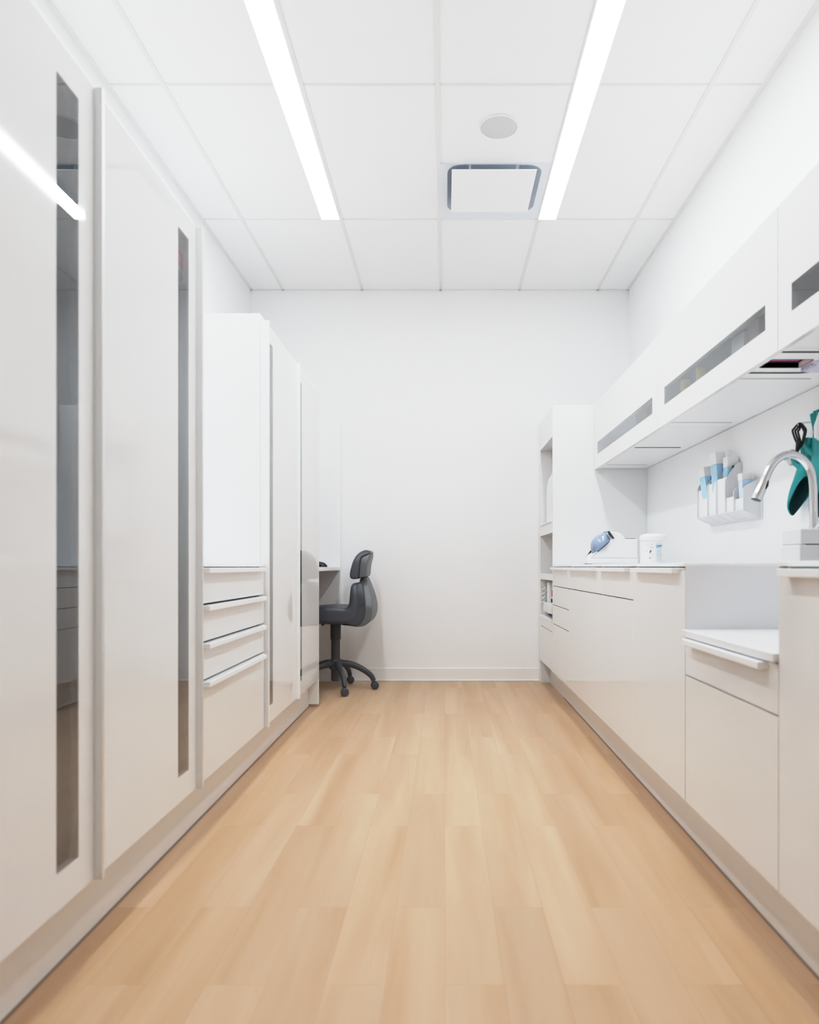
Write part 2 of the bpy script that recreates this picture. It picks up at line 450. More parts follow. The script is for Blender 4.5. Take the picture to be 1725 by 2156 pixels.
MB().loft(rings).build('shell', 'black', ms, smooth=True)
MB().lathe([(.001,-.003),(.006,-.003),(.006,.003),(.001,.003)], (-.826,4.83,CAMZ+.022), axis='Y', n=14).build('scroll_wheel', 'plastic', ms)

# ---------------------------------------------------------------- chair
CX, CY = -.789, 5.10
ch = thing('swivel_chair', 'dark grey vinyl swivel stool chair with headrest and casters at the desk', 'chair', (CX, CY, 0))
KS = .003363
def CP(zx, zy):
    px, py = 620+zx/5.673, 1120+zy/5.673
    return ((px-937)*KS, CAMZ-(py-1193)*KS)
def prof(pts): return [CP(*q) for q in pts]
seat_p = chaikin(prof([(90,960),(130,905),(300,893),(440,886),(560,888),(640,900),(672,862),(682,760),(688,660),(700,618),(740,602),(778,615),
                       (785,700),(792,800),(795,900),(775,970),(745,1040),(690,1090),(560,1098),(400,1090),(230,1080),(110,1050),(82,1005)]), 2)
def wseat(z): return 1.0 if z < .66 else 1.0-.28*((z-.66)/.14)**2
MB().pillow(seat_p, CY-.215, CY+.215, .032, 6, wseat).build('seat', 'vinyl', ch, smooth=True)
side_p = chaikin(prof([(756,620),(790,598),(822,610),(845,700),(868,830),(872,930),(860,1010),(830,1070),(790,1105),(740,1117),(690,1110),(560,1096),(600,1060),(690,1010),(740,940),(750,860),(752,760)]), 2)
MB().pillow(side_p, CY-.208, CY+.209, .012, 4, wseat).build('back_cushion', 'vinyl_side', ch, smooth=True)
shell_p = chaikin(prof([(778,575),(795,548),(835,540),(860,545),(880,600),(912,700),(938,810),(951,925),(938,1010),(900,1080),(850,1114),(770,1122),(700,1112),(760,1060),(800,1000),(815,930),(815,830),(800,700),(785,620)]), 2)
MB().pillow(shell_p, CY-.20, CY+.20, .006, 3, lambda z: 1.0 if z < .60 else max(.22, 1.0-.78*((z-.60)/.26)**1.4)).build('back_shell', 'shell', ch, smooth=True)
MB().tube([CP(*a)[:1]+(CY-.2105*wseat(CP(*a)[1]), CP(*a)[1]) for a in ((790,880),(830,866),(868,852))], .0016, 6).build('seam', 'seam', ch)
head_p = chaikin(prof([(674,520),(676,480),(690,420),(715,340),(755,268),(810,225),(865,213),(900,225),(912,250),(895,266),(850,280),(815,300),(800,330),(790,420),(782,535),(765,560),(710,565),(682,552)]), 2)
def whead(z): return 1.0-.30*(max(0, z-.90)/.10)**2
MB().pillow(head_p, CY-.17, CY+.17, .017, 6, whead).build('headrest', 'vinyl', ch, smooth=True)
hsh_p = chaikin(prof([(782,540),(800,330),(816,302),(852,284),(908,258),(906,290),(885,350),(872,420),(868,500),(855,535),(800,548)]), 2)
MB().pillow(hsh_p, CY-.155, CY+.158, .006, 3, whead).build('headrest_shell', 'shell', ch, smooth=True)
MB().prism(chaikin(prof([(785,535),(850,520),(862,560),(830,610),(790,600)]), 1), CY-.035, CY+.035).build('neck', 'plastic', ch, smooth=True)
MB().lathe([(.034,.49),(.038,.485),(.038,.365),(.033,.36),(.0325,.068),(.028,.064)], (CX, CY, 0), n=28).build('gas_column', 'plastic', ch, smooth=True)
MB().lathe([(.05,.512),(.062,.506),(.066,.498),(.06,.488),(.038,.482)], (CX-.012, CY, 0), n=28).build('seat_plate', 'plastic', ch, smooth=True)
MB().tube([(CX-.01, CY-.05, .498), (CX-.05, CY-.17, .49), (CX-.06, CY-.20, .488)], [.005,.005,.012], 10).build('lever', 'plastic', ch, smooth=True)
MB().lathe([(.032,.225),(.042,.215),(.046,.19),(.044,.15),(.034,.145)], (CX, CY, 0), n=28).build('hub', 'plastic', ch, smooth=True)
for k in range(5):
    a = math.radians(3.5 + 72*k)
    ca, sa = math.cos(a), math.sin(a)
    pts = spline([(.02,.188),(.08,.187),(.15,.168),(.21,.135),(.256,.097),(.274,.062)], 5, False)
    rad = [(.021-.006*i/(len(pts)-1), .026-.009*i/(len(pts)-1)) for i in range(len(pts))]
    leg = MB().tube([(CX+r*ca, CY+r*sa, z) for r, z in pts], rad, 12, up=(0,0,1) if False else (-sa*0+ca*.001, sa*.001, 1)).build('leg', 'plastic', ch, smooth=True)
    wx, wy = CX+.282*ca, CY+.282*sa
    b = a + 1.1 + .35*k
    ax = Vector((math.cos(b), math.sin(b), 0))
    if k in (0, 1, 4): ax = Vector((.22, -.975, 0)).normalized()
    w = MB()
    for sgn in (-1, 1):
        rr = []
        for rad_, off in ((.020,.004),(.0275,.005),(.0285,.012),(.0265,.019),(.020,.022),(.004,.0225)):
            e1 = Vector((0,0,1)); e2 = ax.cross(e1)
            rr.append([Vector((wx,wy,.0285))+ax*sgn*off+(e1*math.sin(2*PI*i/24)+e2*math.cos(2*PI*i/24))*rad_ for i in range(24)])
        w.loft(rr)
    w.tube([(wx,wy,.0285), (wx,wy,.060)], .010, 10)
    w.build('caster', 'caster', leg, smooth=True)

# ---------------------------------------------------------------- base cabinets, sink side
XD = .730
TOEX = .805
def lip_handle(door, y0, y1, z1, m='satin'):
    l = MB().box(XD-.004, XD+.018, y0+.002, y1-.002, z1-.004, z1)
    l.box(XD-.026, XD+.001, y0+.045, y1-.045, z1-.017, z1-.0005)
    l.build('handle', m, door, bevel=.0012)
def base_cabinet(y0, y1, cuts, label, top=CAMZ-.001, handles=(0,)):
    t = thing('base_cabinet', label, 'cabinet', (1.05, (y0+y1)/2, .17), 'base cabinets under the sink worktop')
    c = MB()
    xb = 1.362
    c.box(XD+.0186, xb, y0, y0+.016, .174, top).box(XD+.0186, xb, y1-.016, y1, .174, top)
    c.box(XD+.0186, xb, y0+.016, y1-.016, .174, .19).box(xb-.012, xb, y0+.016, y1-.016, .19, top)
    c.build('carcass', 'carcass', t)
    zs = [top] + cuts + [DZ0]
    for i in range(len(zs)-1):
        z1 = zs[i]-(.007 if i in handles else .0035); z0 = zs[i+1]+(.0005 if i+1 == len(zs)-1 else 0)
        last = i == len(zs)-2
        kind = 'door' if last and len(cuts) < 3 else 'drawer'
        d = box(kind, 'gloss', t, XD, XD+.018, y0+.0006, y1-.0006, z0, z1, bevel=.0006)
        if i in handles: lip_handle(d, y0, y1, z1+.004)
    return t
C3 = [CAMZ-.128, CAMZ-.2545, CAMZ-.381]
base_cabinet(4.160, 4.770, C3, 'narrow stack of white drawers beside the open shelf tower')
base_cabinet(3.345, 4.160, [CAMZ-.128], 'white base cabinet with top drawer under the dome machine')
base_cabinet(2.735, 3.345, [CAMZ-.128], 'white base cabinet with top drawer under the wipes tub')
base_cabinet(2.147, 2.735, [], 'white full door base cabinet below the chrome faucet')
low = base_cabinet(1.546, 2.143, [CAMZ-.326], 'white lowered cabinet with drawer under the sunken worktop', top=CAMZ-.211)
base_cabinet(.94, 1.544, [], 'white full door base cabinet nearest the camera, before the sunken worktop')
for y, ya in ((2.143, 2.1468), (1.5442, 1.5458)):
    MB().box(XD+.001, 1.36, y, ya, CAMZ-.2, CAMZ+.0005).build('flank_panel', 'acrylic', low)
wt = thing('sink_worktop', 'thin white worktop carrying the dome machine and the faucet', 'worktop', (1.05, 3.4, CAMZ))
box('slab', 'slab', wt, XD-.003, 1.364, 2.143, 4.770, CAMZ, CAMZ+.0115, bevel=.002)
wt = thing('near_worktop', 'thin white worktop nearest the camera beside the sunken worktop', 'worktop', (1.05, 1.2, CAMZ))
box('slab', 'slab', wt, XD-.003, 1.364, .94, 1.5455, CAMZ, CAMZ+.0115, bevel=.002)
wt = thing('sunken_worktop', 'low white worktop set between two higher worktops', 'worktop', (1.05, 1.85, CAMZ-.21))
box('slab', 'slab', wt, XD-.012, 1.36, 1.5465, 2.1425, CAMZ-.2105, CAMZ-.190, bevel=.002)
p = thing('cabinet_plinth', 'pale toe kick under the base cabinets on the sink side', 'plinth', (.85, 2.9, 0))
MB().box(TOEX, .92, .9, 4.772, .002, .172).build('board', 'plinth', p)
MB().box(TOEX-.003, TOEX, .9, 4.772, 0, .006).build('floor_seal', 'seal', p)
bs = thing('backsplash', 'plain white splashback panel behind the faucet and wall rack', 'backsplash', (1.4, 2.9, CAMZ))
MB().box(1.366, XR-.001, .9, 4.772, 0.001, CAMZ+.661).build('panel', 'satin', bs)

# ---------------------------------------------------------------- open shelf tower
TY0, TY1 = 4.775, 5.484
tw = thing('shelf_tower', 'tall white open shelf tower standing against the end wall', 'shelf unit', (1.05, 5.13, 0))
zt = CAMZ+1.092
c = MB()
c.box(XD, XR-.002, TY0, TY0+.018, .174, zt)                       # side facing the worktop
c.build('side_panel', 'gloss', tw, bevel=.001)
MB().box(XD, XR-.002, 5.40, TY1, .0, zt).build('side_panel', 'gloss', tw, bevel=.001)
MB().box(1.05, 1.07, TY0+.018, 5.40, .174, zt-.018).build('back_panel', 'carcass', tw)
iy0, iy1 = TY0+.018, 5.40
def zs(v): return CAMZ+v
s_ = MB()
s_.box(XD, 1.05, iy0, iy1, zs(.885), zt)          # fascia over the top niche
s_.build('top_panel', 'gloss', tw)
MB().box(XD, 1.05, iy0, iy1, zs(.232), zs(.305)).build('shelf', 'gloss', tw)
MB().box(XD-.012, 1.05, iy0, iy1, zs(.305), zs(.312)).build('shelf', 'slab', tw)
MB().box(XD, 1.05, iy0, iy1, zs(-.095), zs(-.05)).build('shelf', 'gloss', tw)
MB().box(XD-.006, 1.05, iy0, iy1, zs(-.375), zs(-.362)).build('shelf', 'slab', tw)
MB().box(XD, XD+.018, iy0, iy1, zs(-.444), zs(-.377)).build('fascia', 'gloss', tw)
MB().box(XD, XD+.018, iy0, iy1, DZ0, zs(-.4475)).build('door', 'gloss', tw)

MB().box(TOEX, .92, TY0, 5.40, .0, .172).build('plinth', 'plinth', tw)
# contents of the tower
cn = thing('white_canister', 'rounded white container standing in the top niche of the shelf tower', 'canister', (.862, 5.19, zs(.312)))
MB().lathe([(.105,.0),(.113,.006),(.115,.20),(.112,.27),(.098,.33),(.07,.375),(.03,.398),(.001,.40)], (.862, 5.19, zs(.3125)), n=40).build('body', 'white_plastic', cn, smooth=True)
ap = thing('water_dispenser', 'cream upright appliance with red light in the low niche of the shelf tower', 'appliance', (.87, 5.09, zs(-.362)))
box('housing', 'cream_plastic', ap, .80, 1.0, 4.97, 5.30, zs(-.335), zs(-.13), bevel=.012)
box('tray', 'white_plastic', ap, .738, .99, 4.94, 5.31, zs(-.335), zs(-.262), bevel=.01)
box('column', 'white_plastic', ap, .752, .80, 5.12, 5.20, zs(-.30), zs(-.115), bevel=.008)
box('column', 'white_plastic', ap, .755, .80, 4.93, 4.975, zs(-.30), zs(-.115), bevel=.008)
box('indicator', mat('red_lamp', (.7, .04, .10), .4), ap, .748, .756, 4.938, 4.955, zs(-.21), zs(-.165), bevel=.002)
box('switch', 'black', ap, .746, .757, 4.945, 4.965, zs(-.252), zs(-.226), bevel=.002)
for (ax_, ay_) in ((.79,4.97),(.79,5.28),(.97,4.97),(.97,5.28)):
    MB().lathe([(.01,zs(-.3615)),(.01,zs(-.334))], (ax_,ay_,0), n=12).build('foot', 'black', ap)
cc = thing('coiled_cord', 'small white coiled cord hanging at the edge of the low niche', 'cord', (.742, 5.33, zs(-.21)))
pts = [(.748+.013*math.cos(a*.6), 5.335+.02*math.sin(a*.6), zs(-.29)+a*.0031) for a in range(0, 44)]
MB().tube(pts, .006, 8).build('coil', 'white_plastic', cc, smooth=True)
MB().tube([pts[0], (.752,5.335,zs(-.32)), (.76,5.335,zs(-.355)), (.775, 5.335, zs(-.3575))], .0045, 8).build('tail', 'white_plastic', cc, smooth=True)

# ---------------------------------------------------------------- wall cabinets
XU = 1.010
UZ0, UZ1 = CAMZ+.654, CAMZ+1.093
WZ0, WZ1 = CAMZ+.744, CAMZ+.8255
UB = CAMZ+.663         # underside
def wall_cabinet(y0, y1, s0, s1, label, hole=None):
    t = thing('wall_cabinet', label, 'cabinet', (1.22, (y0+y1)/2, UZ0), 'wall cabinets above the backsplash')
    xb = XR-.001
    c = MB()
    c.box(XU+.0186, xb, y0, y0+.016, UB, UZ1).box(XU+.0186, xb, y1-.016, y1, UB, UZ1)
    c.box(XU+.0186, xb, y0+.016, y1-.016, UZ1-.016, UZ1)
    c.build('carcass', 'carcass', t)
    b = MB()
    xa, xc = XU+.0186, 1.350
    if hole:
        hx0, hx1, hy0, hy1 = hole
        b.box(xa, xc, y0+.016, hy0, UB, UB+.016).box(xa, xc, hy1, y1-.016, UB, UB+.016)
        b.box(xa, hx0, hy0, hy1, UB, UB+.016).box(hx1, xc, hy0, hy1, UB, UB+.016)
    else: b.box(xa, xc, y0+.016, y1-.016, UB, UB+.016)
    b.build('bottom_panel', 'satin', t)
    MB().box(xc+.0012, xb, y0+.016, y1-.016, UB+.0, UB+.016).build('rear_rail', 'satin', t)
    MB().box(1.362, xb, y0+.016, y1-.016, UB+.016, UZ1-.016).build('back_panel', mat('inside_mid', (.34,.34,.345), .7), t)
    d = MB()
    x0, x1 = XU, XU+.018
    d.box(x0, x1, y0+.0015, s0, UZ0, UZ1).box(x0, x1, s1, y1-.0015, UZ0, UZ1)
    d.box(x0, x1, s0, s1, UZ0, WZ0).box(x0, x1, s0, s1, WZ1, UZ1)
    bmesh.ops.remove_doubles(d.bm, verts=d.bm.verts, dist=1e-5)
    door = d.build('door', 'gloss', t)
    box('glass_pane', 'glass', door, XU+.0006, XU+.005, s0, s1, WZ0, WZ1)
    return t
HOLE = (1.05, 1.178, 2.262, 2.352)
wall_cabinet(3.346, 4.770, 3.437, 4.679, 'white wall cabinet with long glass slot touching the shelf tower')
cb = wall_cabinet(2.142, 3.344, 2.225, 3.251, 'white wall cabinet with yellow caps behind its glass slot, above the faucet', HOLE)
wall_cabinet(.94, 2.140, 1.03, 2.057, 'white wall cabinet with darkest glass slot, nearest the camera')
def under_strip(parent_t, y, x0, x1, m, w=.006):
    MB().box(x0, x1, y-w/2, y+w/2, UB-.0018, UB+.001).build('under_slot', m, parent_t)
ts = [o for o in COL.objects if o.name.startswith('wall_cabinet') and o.parent is None]
under_strip(ts[0], 4.594, 1.054, 1.313, 'soft_groove', .012)
under_strip(ts[0], 3.927, 1.057, 1.31, 'dark_line', .011)
under_strip(ts[1], 3.247, 1.035, 1.32, 'soft_groove', .012)
under_strip(ts[1], 2.49, 1.04, 1.29, 'soft_groove', .008)

# items behind the wall-cabinet glass
FZ = UB+.0162
def small_bottle(y, lab):
    t = thing('capped_bottle', lab, 'bottle', (1.064, y, FZ), 'bottles behind the wall cabinet glass')
    MB().lathe([(.024,0),(.026,.004),(.026,.085),(.016,.098),(.012,.100)], (1.064,y,FZ), n=20).build('body', 'cream_plastic', t, smooth=True)
    MB().lathe([(.020,.098),(.021,.101),(.021,.140),(.017,.144)], (1.064,y,FZ), n=20).build('cap', 'yellow', t, smooth=True)
small_bottle(3.12, 'small bottle with yellow cap behind the glass slot, next to the slot end')
small_bottle(2.93, 'small bottle with brighter yellow cap behind the middle of the glass slot')
t = thing('white_carton', 'white carton behind the glass slot of the wall cabinet', 'box', (1.10, 2.55, FZ))
box('carton', 'paper', t, 1.055, 1.13, 2.49, 2.60, FZ, FZ+.15, bevel=.002)
box('flap', 'white_plastic', t, 1.056, 1.10, 2.50, 2.59, FZ+.15, FZ+.154, bevel=.001)
t = thing('clear_box', 'box with pink face and pale edges behind the glass slot', 'box', (1.10, 2.41, FZ))
box('carton', mat('dull_pink', (.42,.22,.25), .5), t, 1.056, 1.13, 2.375, 2.455, FZ, FZ+.155)
e = MB()
for y in (2.373, 2.453): e.box(1.052, 1.058, y, y+.005, FZ, FZ+.16)
e.box(1.052, 1.058, 2.373, 2.458, FZ+.155, FZ+.16); e.build('edging', 'groove', t)

# glove dispenser in the underside
gd = thing('glove_dispenser', 'rounded white dispenser plate with black slot under the wall cabinet', 'dispenser', (1.17, 2.31, UB))
def ring_plate(cx, cy, hx, hy, r, w, z0, z1):
    a = rrect(cx, cy, hx, hy, r, z0, 10); b = rrect(cx, cy, hx-w, hy-w, max(r-w,.004), z0, 10)
    a = [(max(x, XU+.0195), y, z) for x, y, z in a]; b = [(max(x, XU+.0205), y, z) for x, y, z in b]
    up = lambda L_: [(x,y,z1) for x,y,_ in L_]
    return MB().loft([up(a), a, b, up(b)], cap=False)
ring_plate(1.080, 2.297, .195, .123, .075, .011, UB-.002, UB+.001).build('slot_ring', 'dark_line', gd)
h = HOLE
rim = MB()
rim.box(h[0]-.002, h[1]+.002, h[3], h[3]+.003, UB-.001, UB+.05).box(h[0]-.002, h[1]+.002, h[2]-.003, h[2], UB-.001, UB+.05)
rim.box(h[0]-.004, h[0]-.001, h[2], h[3], UB-.001, UB+.05).box(h[1]+.001, h[1]+.004, h[2], h[3], UB-.001, UB+.05)
rim.build('opening_rim', 'dark_line', gd)
gb = thing('glove_box', 'pink glove box seen through the opening under the wall cabinet', 'box', (1.11, 2.31, UB+.02))
box('carton', 'pink', gb, 1.052, 1.176, 2.2635, 2.3505, UB+.020, UB+.075, bevel=.002)
MB().lathe([(.022,-.0012),(.022,.0),(.001,.0)], (1.11, 2.30, UB+.0195), n=20).build('perforation', mat('deep_pink', (.45,.08,.27), .6), gb)
gl = thing('nitrile_glove', 'pale lavender glove dangling beside the pink glove box', 'glove', (1.225, 2.31, UB-.01))
m = MB()
m.loft([rrect(1.222, 2.31, .042, .042, .02, UB+.0015), rrect(1.222, 2.315, .040, .046, .02, UB-.007), rrect(1.226, 2.33, .03, .03, .015, UB-.014), rrect(1.228, 2.335, .016, .012, .006, UB-.018)])
m.build('palm', 'lavender', gl, smooth=True)
for k in range(4):
    y = 2.29+.017*k
    MB().tube([(1.20+.003*k, y, UB-.008), (1.188, y-.004, UB-.013), (1.181, y-.006, UB-.0145)], [.0075,.0065,.005], 8).build('finger', 'lavender', gl, smooth=True)

# ---------------------------------------------------------------- things on the worktop
WZ = CAMZ+.0115
# dome machine (profile measured in its side view)
KM = .002555
def MP(zx, zy): return ((1220+zx/8.625-937)*KM, CAMZ-(1100+zy/8.625-1193)*KM)
dmc = thing('dome_machine', 'white countertop machine with blue grey dome lid beside the shelf tower', 'machine', (.91, 3.9, WZ))
def mprof(pts): return [MP(*q) for q in pts]
y0m, y1m = 3.80, 3.94
bz = WZ+.004
base_p = mprof([(155,655),(1060,655),(1060,742),(1040,765),(180,765),(150,735)])
base_p = [(x, max(z, bz+.0005*(i == 5))) for i, (x, z) in enumerate(base_p)]
MB().pillow(base_p, y0m-.012, y1m+.012, .005, 3).build('base_tray', 'white_plastic', dmc, smooth=True)
body_p = mprof([(205,655),(235,590),(300,545),(420,440),(575,310),(520,215),(505,175),(600,168),(700,178),(770,205),(810,262),(835,295),(1060,298),(1060,655)])
MB().pillow(body_p, y0m, y1m, .007, 4).build('housing', 'white_plastic', dmc, smooth=True)
cd, hd_ = 3.855, .072
KD = cd/1487
def DP(zx, zy): return ((1220+zx/8.625-937)*KD, CAMZ-(1100+zy/8.625-1193)*KD)
dome_p = spline([DP(*q) for q in ((243,568),(220,500),(212,430),(222,365),(250,305),(295,255),(345,222),(400,200),(470,187),(510,235),(552,300))], 3, False)
e0, e1 = Vector(dome_p[0]), Vector(dome_p[-1])
mid = (e0+e1)/2
dome_p += [tuple(e1+(e0-e1)*k/6) for k in range(1, 6)]
dm = MB(); rings = []
for k in range(17):
    ph = -PI/2+PI*k/16
    sc_ = max(math.cos(ph), .03)
    rings.append([(mid.x+(x-mid.x)*sc_**.8, cd+hd_*math.sin(ph), mid.y+(z-mid.y)*sc_**.8) for x, z in dome_p])
dm.loft(rings).build('dome_lid', 'dome', dmc, smooth=True)
ax_ = (e1-e0).normalized(); nx_ = Vector((-ax_.y, ax_.x))
if nx_.x > 0: nx_ = -nx_
hl = (e1-e0).length/2
gr = []
for off, sc_ in ((.001,1.0),(.001,1.03),(-.0035,1.03),(-.0035,.9)):
    ring = []
    for i in range(40):
        u, v = hl*sc_*math.cos(2*PI*i/40), hd_*sc_*math.sin(2*PI*i/40)
        ring.append((mid.x+ax_.x*u+nx_.x*off, cd+v, mid.y+ax_.y*u+nx_.y*off))
    gr.append(ring)
MB().loft(gr).build('gasket', 'gasket', dmc)
MB().prism([DP(*q) for q in ((470,182),(492,162),(586,298),(556,304))], cd-.071, cd+.071).build('hinge', 'gasket', dmc, bevel=.001)
box('vent_slot', 'dark_line', dmc, MP(845,0)[0], MP(1040,0)[0], y0m+.02, y0m+.05, MP(0,297)[1]-.001, MP(0,285)[1])
for fx in (.785, 1.03):
    for fy in (3.81, 3.93): MB().lathe([(.009,WZ),(.009,bz+.003)], (fx,fy,0), n=12).build('foot', 'groove', dmc)

# wipes tub
tb = thing('wipes_tub', 'white round tub of wipes with pale blue label reading OPT', 'tub', (.93, 3.16, WZ))
TX, TY, TR = .934, 3.17, .0555
MB().lathe([(.050,0),(.0545,.003),(TR,.008),(TR,.098),(.054,.104)], (TX,TY,WZ), n=48).build('body', 'white_plastic', tb, smooth=True)
MB().lathe([(.0545,.103),(.0575,.105),(.0575,.118),(.0555,.126),(.046,.1325),(.03,.135),(.001,.1355)], (TX,TY,WZ), n=48).build('lid', 'white_plastic', tb, smooth=True)
def on_tub(a, z, d): return (TX+(TR+d)*math.sin(a), TY-(TR+d)*math.cos(a), WZ+z)
A0 = math.atan2(-TX, TY)*-1 * -1          # direction towards the camera
A0 = -math.atan2(TX, TY)
def tub_patch(a0, a1, z0, z1, d=.0006, n=8):
    m_ = MB()
    r0 = [on_tub(A0+a0+(a1-a0)*i/n, z0, d) for i in range(n+1)]; r1 = [on_tub(A0+a0+(a1-a0)*i/n, z1, d) for i in range(n+1)]
    m_.loft([r0, r1], cap=False, closed=False); return m_
lb = tub_patch(-.75, .85, .010, .094, .0005).build('label', 'paper', tb)
tub_patch(.22, .72, .012, .094, .0009).build('label_band', 'band', lb)
def tub_text(s, size, a, z, m, bold=False):
    me = text_mesh(s, size, bold)
    for v in me.vertices:
        p_ = on_tub(A0+a+v.co.x/TR, z+v.co.y, .0014)
        v.co = Vector(p_)-BASE[tb.name]
    o = bpy.data.objects.new('lettering', me); link(o, lb); me.materials.append(M[m])
tub_text('OPT', .0155, .50, .0775, 'ink', True)
m_ = MB()
for (a0,a1,z0,z1) in ((-.55,-.38,.082,.0845),(-.25,-.02,.086,.0885),(-.25,.08,.074,.076),(-.25,.02,.069,.071),(-.6,-.42,.055,.057),(-.12,.1,.040,.042),(-.1,.1,.032,.0335),(.3,.62,.056,.058),(.3,.55,.046,.048),(.3,.62,.036,.038)):
    r0 = [on_tub(A0+a0+(a1-a0)*i/4, z0, .0013) for i in range(5)]; r1 = [on_tub(A0+a0+(a1-a0)*i/4, z1, .0013) for i in range(5)]
    m_.loft([r0, r1], cap=False, closed=False)
m_.build('fine_print', 'ink_pale', lb)
m_ = MB()
for (a0,a1,z0,z1) in ((-.25,-.17,.048,.058),(-.20,-.10,.055,.061),(-.27,-.19,.024,.029)):
    r0 = [on_tub(A0+a0+(a1-a0)*i/4, z0, .0013) for i in range(5)]; r1 = [on_tub(A0+a0+(a1-a0)*i/4, z1, .0013) for i in range(5)]
    m_.loft([r0, r1], cap=False, closed=False)
m_.build('pictogram', 'ink', lb)
tub_patch(.60, .72, .022, .055, .0014).build('label_mark', mat('pale_yellow', (.82,.70,.42), .6), lb)

# grey lidded box in front of the faucet
gx = thing('grey_box', 'pale grey lidded box standing before the chrome faucet', 'box', (1.2, 2.22, WZ))
box('base', 'greybox', gx, 1.088, 1.31, 2.165, 2.29, WZ, WZ+.056, bevel=.004)
box('lid', 'greybox', gx, 1.092, 1.31, 2.167, 2.288, WZ+.0565, WZ+.106, bevel=.004)
box('slit', 'dark_line', gx, 1.108, 1.30, 2.1664, 2.1675, WZ+.0545, WZ+.0575)

# faucet
fc = thing('gooseneck_faucet', 'chrome gooseneck pull-down faucet standing on the worktop', 'faucet', (1.27, 2.44, WZ))
KF = 2.44/1487
def FP(px, py): return ((px-937)*KF, 2.44, CAMZ-(py-1193)*KF)
body = [FP(1714,y) for y in (1186, 1165, 1130, 1108)]
MB().lathe([(.029,0),(.029,.006),(.024,.01),(.021,.04),(.0195,.09),(.0165,.125)], FP(1714,1193)[:2]+(WZ,), n=28).build('body', 'chrome', fc, smooth=True)
neck = spline([FP(*q) for q in ((1714,1110),(1713.5,1060),(1713,1022),(1708,992),(1695,971),(1676,959),(1655,957.5),(1637,967),(1624,982),(1615,1000),(1611,1010))], 5, False)
MB().tube(neck, .0138, 18).build('neck', 'chrome', fc, smooth=True)
hp = [FP(*q) for q in ((1612,1006),(1608,1018),(1600,1036),(1594,1048),(1592.5,1052))]
hd = MB().tube(hp, [.0145,.0155,.0175,.0185,.0175], 20).build('spray_head', 'chrome', fc, smooth=True)
MB().tube([Vector(hp[-1])-Vector((0,0,0)), Vector(hp[-1])+(Vector(hp[-1])-Vector(hp[-2]))*.3], .0165, 18).build('nozzle', 'plastic', hd, smooth=True)
bt = Vector(FP(1610.5,1022)); 
MB().tube([Vector(FP(1614.5,1013))+Vector((0,-.012,0)), Vector(FP(1612,1023))+Vector((0,-.0125,0)), Vector(FP(1609,1030))+Vector((0,-.013,0))], [.003,.0048,.003], 10).build('button', 'black', hd, smooth=True)
MB().tube([FP(1714,1120), (FP(1714,1120)[0], 2.44-.035, CAMZ+.145), (FP(1714,1120)[0]+.01, 2.44-.05, CAMZ+.19)], [.008,.007,.006], 10).build('lever', 'chrome', fc, smooth=True)

# ---------------------------------------------------------------- wall rack and its packets
XW = 1.366
def RP(X, Y, ratio): return (X, Y, CAMZ+ratio)
rk = thing('wall_rack', 'white acrylic file rack with six upright dividers on the backsplash', 'rack', (1.33, 3.3, CAMZ+.2))
DYS = [3.600, 3.462, 3.352, 3.245, 3.147, 3.046]
XFR = 1.286
MB().box(XW-.005, XW, 3.03, 3.61, CAMZ+.205, CAMZ+.36).build('back_plate', 'acrylic', rk)
pl = MB().prism([(XFR,CAMZ+.2445),(XW-.004,CAMZ+.2115),(XW-.004,CAMZ+.2145),(XFR,CAMZ+.2475)], 3.05, 3.60); pl.build('bottom_plate', 'acrylic', rk)
for i, zt_ in enumerate((.385, .402, .412, .315, .30)):
    MB().box(XFR+.008, XFR+.011, DYS[i+1]+.0026, DYS[i]-.0026, CAMZ+.245, CAMZ+zt_).build('front_plate', 'satin', rk, bevel=.0008)
for i, y in enumerate(DYS):
    if i < 4: p_ = [(XFR,.243),(XW-.002,.209),(XW-.002,.475),(XW-.016,.483),(XW-.028,.470),(XFR+.008,.408),(XFR,.392)]
    else:     p_ = [(XFR,.243),(XW-.002,.209),(XW-.002,.375),(XW-.010,.382),(XFR+.008,.348),(XFR,.335)]
    MB().prism([(x, CAMZ+z) for x, z in p_], y-.0025, y+.0025).build('divider', 'acrylic', rk, bevel=.0008)

def packet(c, size, lean, m_body, m_side, label, yaw=0):
    """a sealed packet with a white header, leaning out of the rack"""
    t = thing('pouch_pack', label, 'packet', c, 'packets in the wall rack')
    sx, sy, sz = size
    o = MB().box(c[0]-sx/2, c[0]+sx/2, c[1]-sy/2, c[1]+sy/2, c[2], c[2]+sz*.80).build('body', m_body, t, bevel=.002)
    MB().box(c[0]-sx/2-.001, c[0]+sx/2+.001, c[1]-sy/2-.001, c[1]+sy/2+.001, c[2]+sz*.80, c[2]+sz).build('header', 'paper', t, bevel=.002)
    MB().box(c[0]+sx*.14, c[0]+sx/2+.0006, c[1]-sy/2-.0006, c[1]+sy/2, c[2]+.002, c[2]+sz*.79).build('side_flap', m_side, t)
    t.rotation_euler = (0, lean, yaw)
    return t
packet((1.326, 3.515, CAMZ+.262), (.044,.070,.234), -.13, 'lightblue', 'blue', 'pale blue and white pack at the rack end towards the wipes tub')
packet((1.326, 3.39, CAMZ+.262), (.046,.060,.285), -.07, 'lightblue', 'blue', 'taller pale blue and white pack beside it, in the second rack slot', .1)
packet((1.330, 3.297, CAMZ+.262), (.050,.050,.250), .02, 'lightblue', 'lightblue', 'pale blue pack with dark clip in the third rack slot')
packet((1.326, 3.10, CAMZ+.262), (.048,.040,.148), -.05, 'band', 'lightblue', 'small white topped pack in the rack slot nearest the faucet')
ck = thing('bulldog_clip', 'small dark metal clip on the pale blue pack', 'clip', (1.345, 3.27, CAMZ+.455))
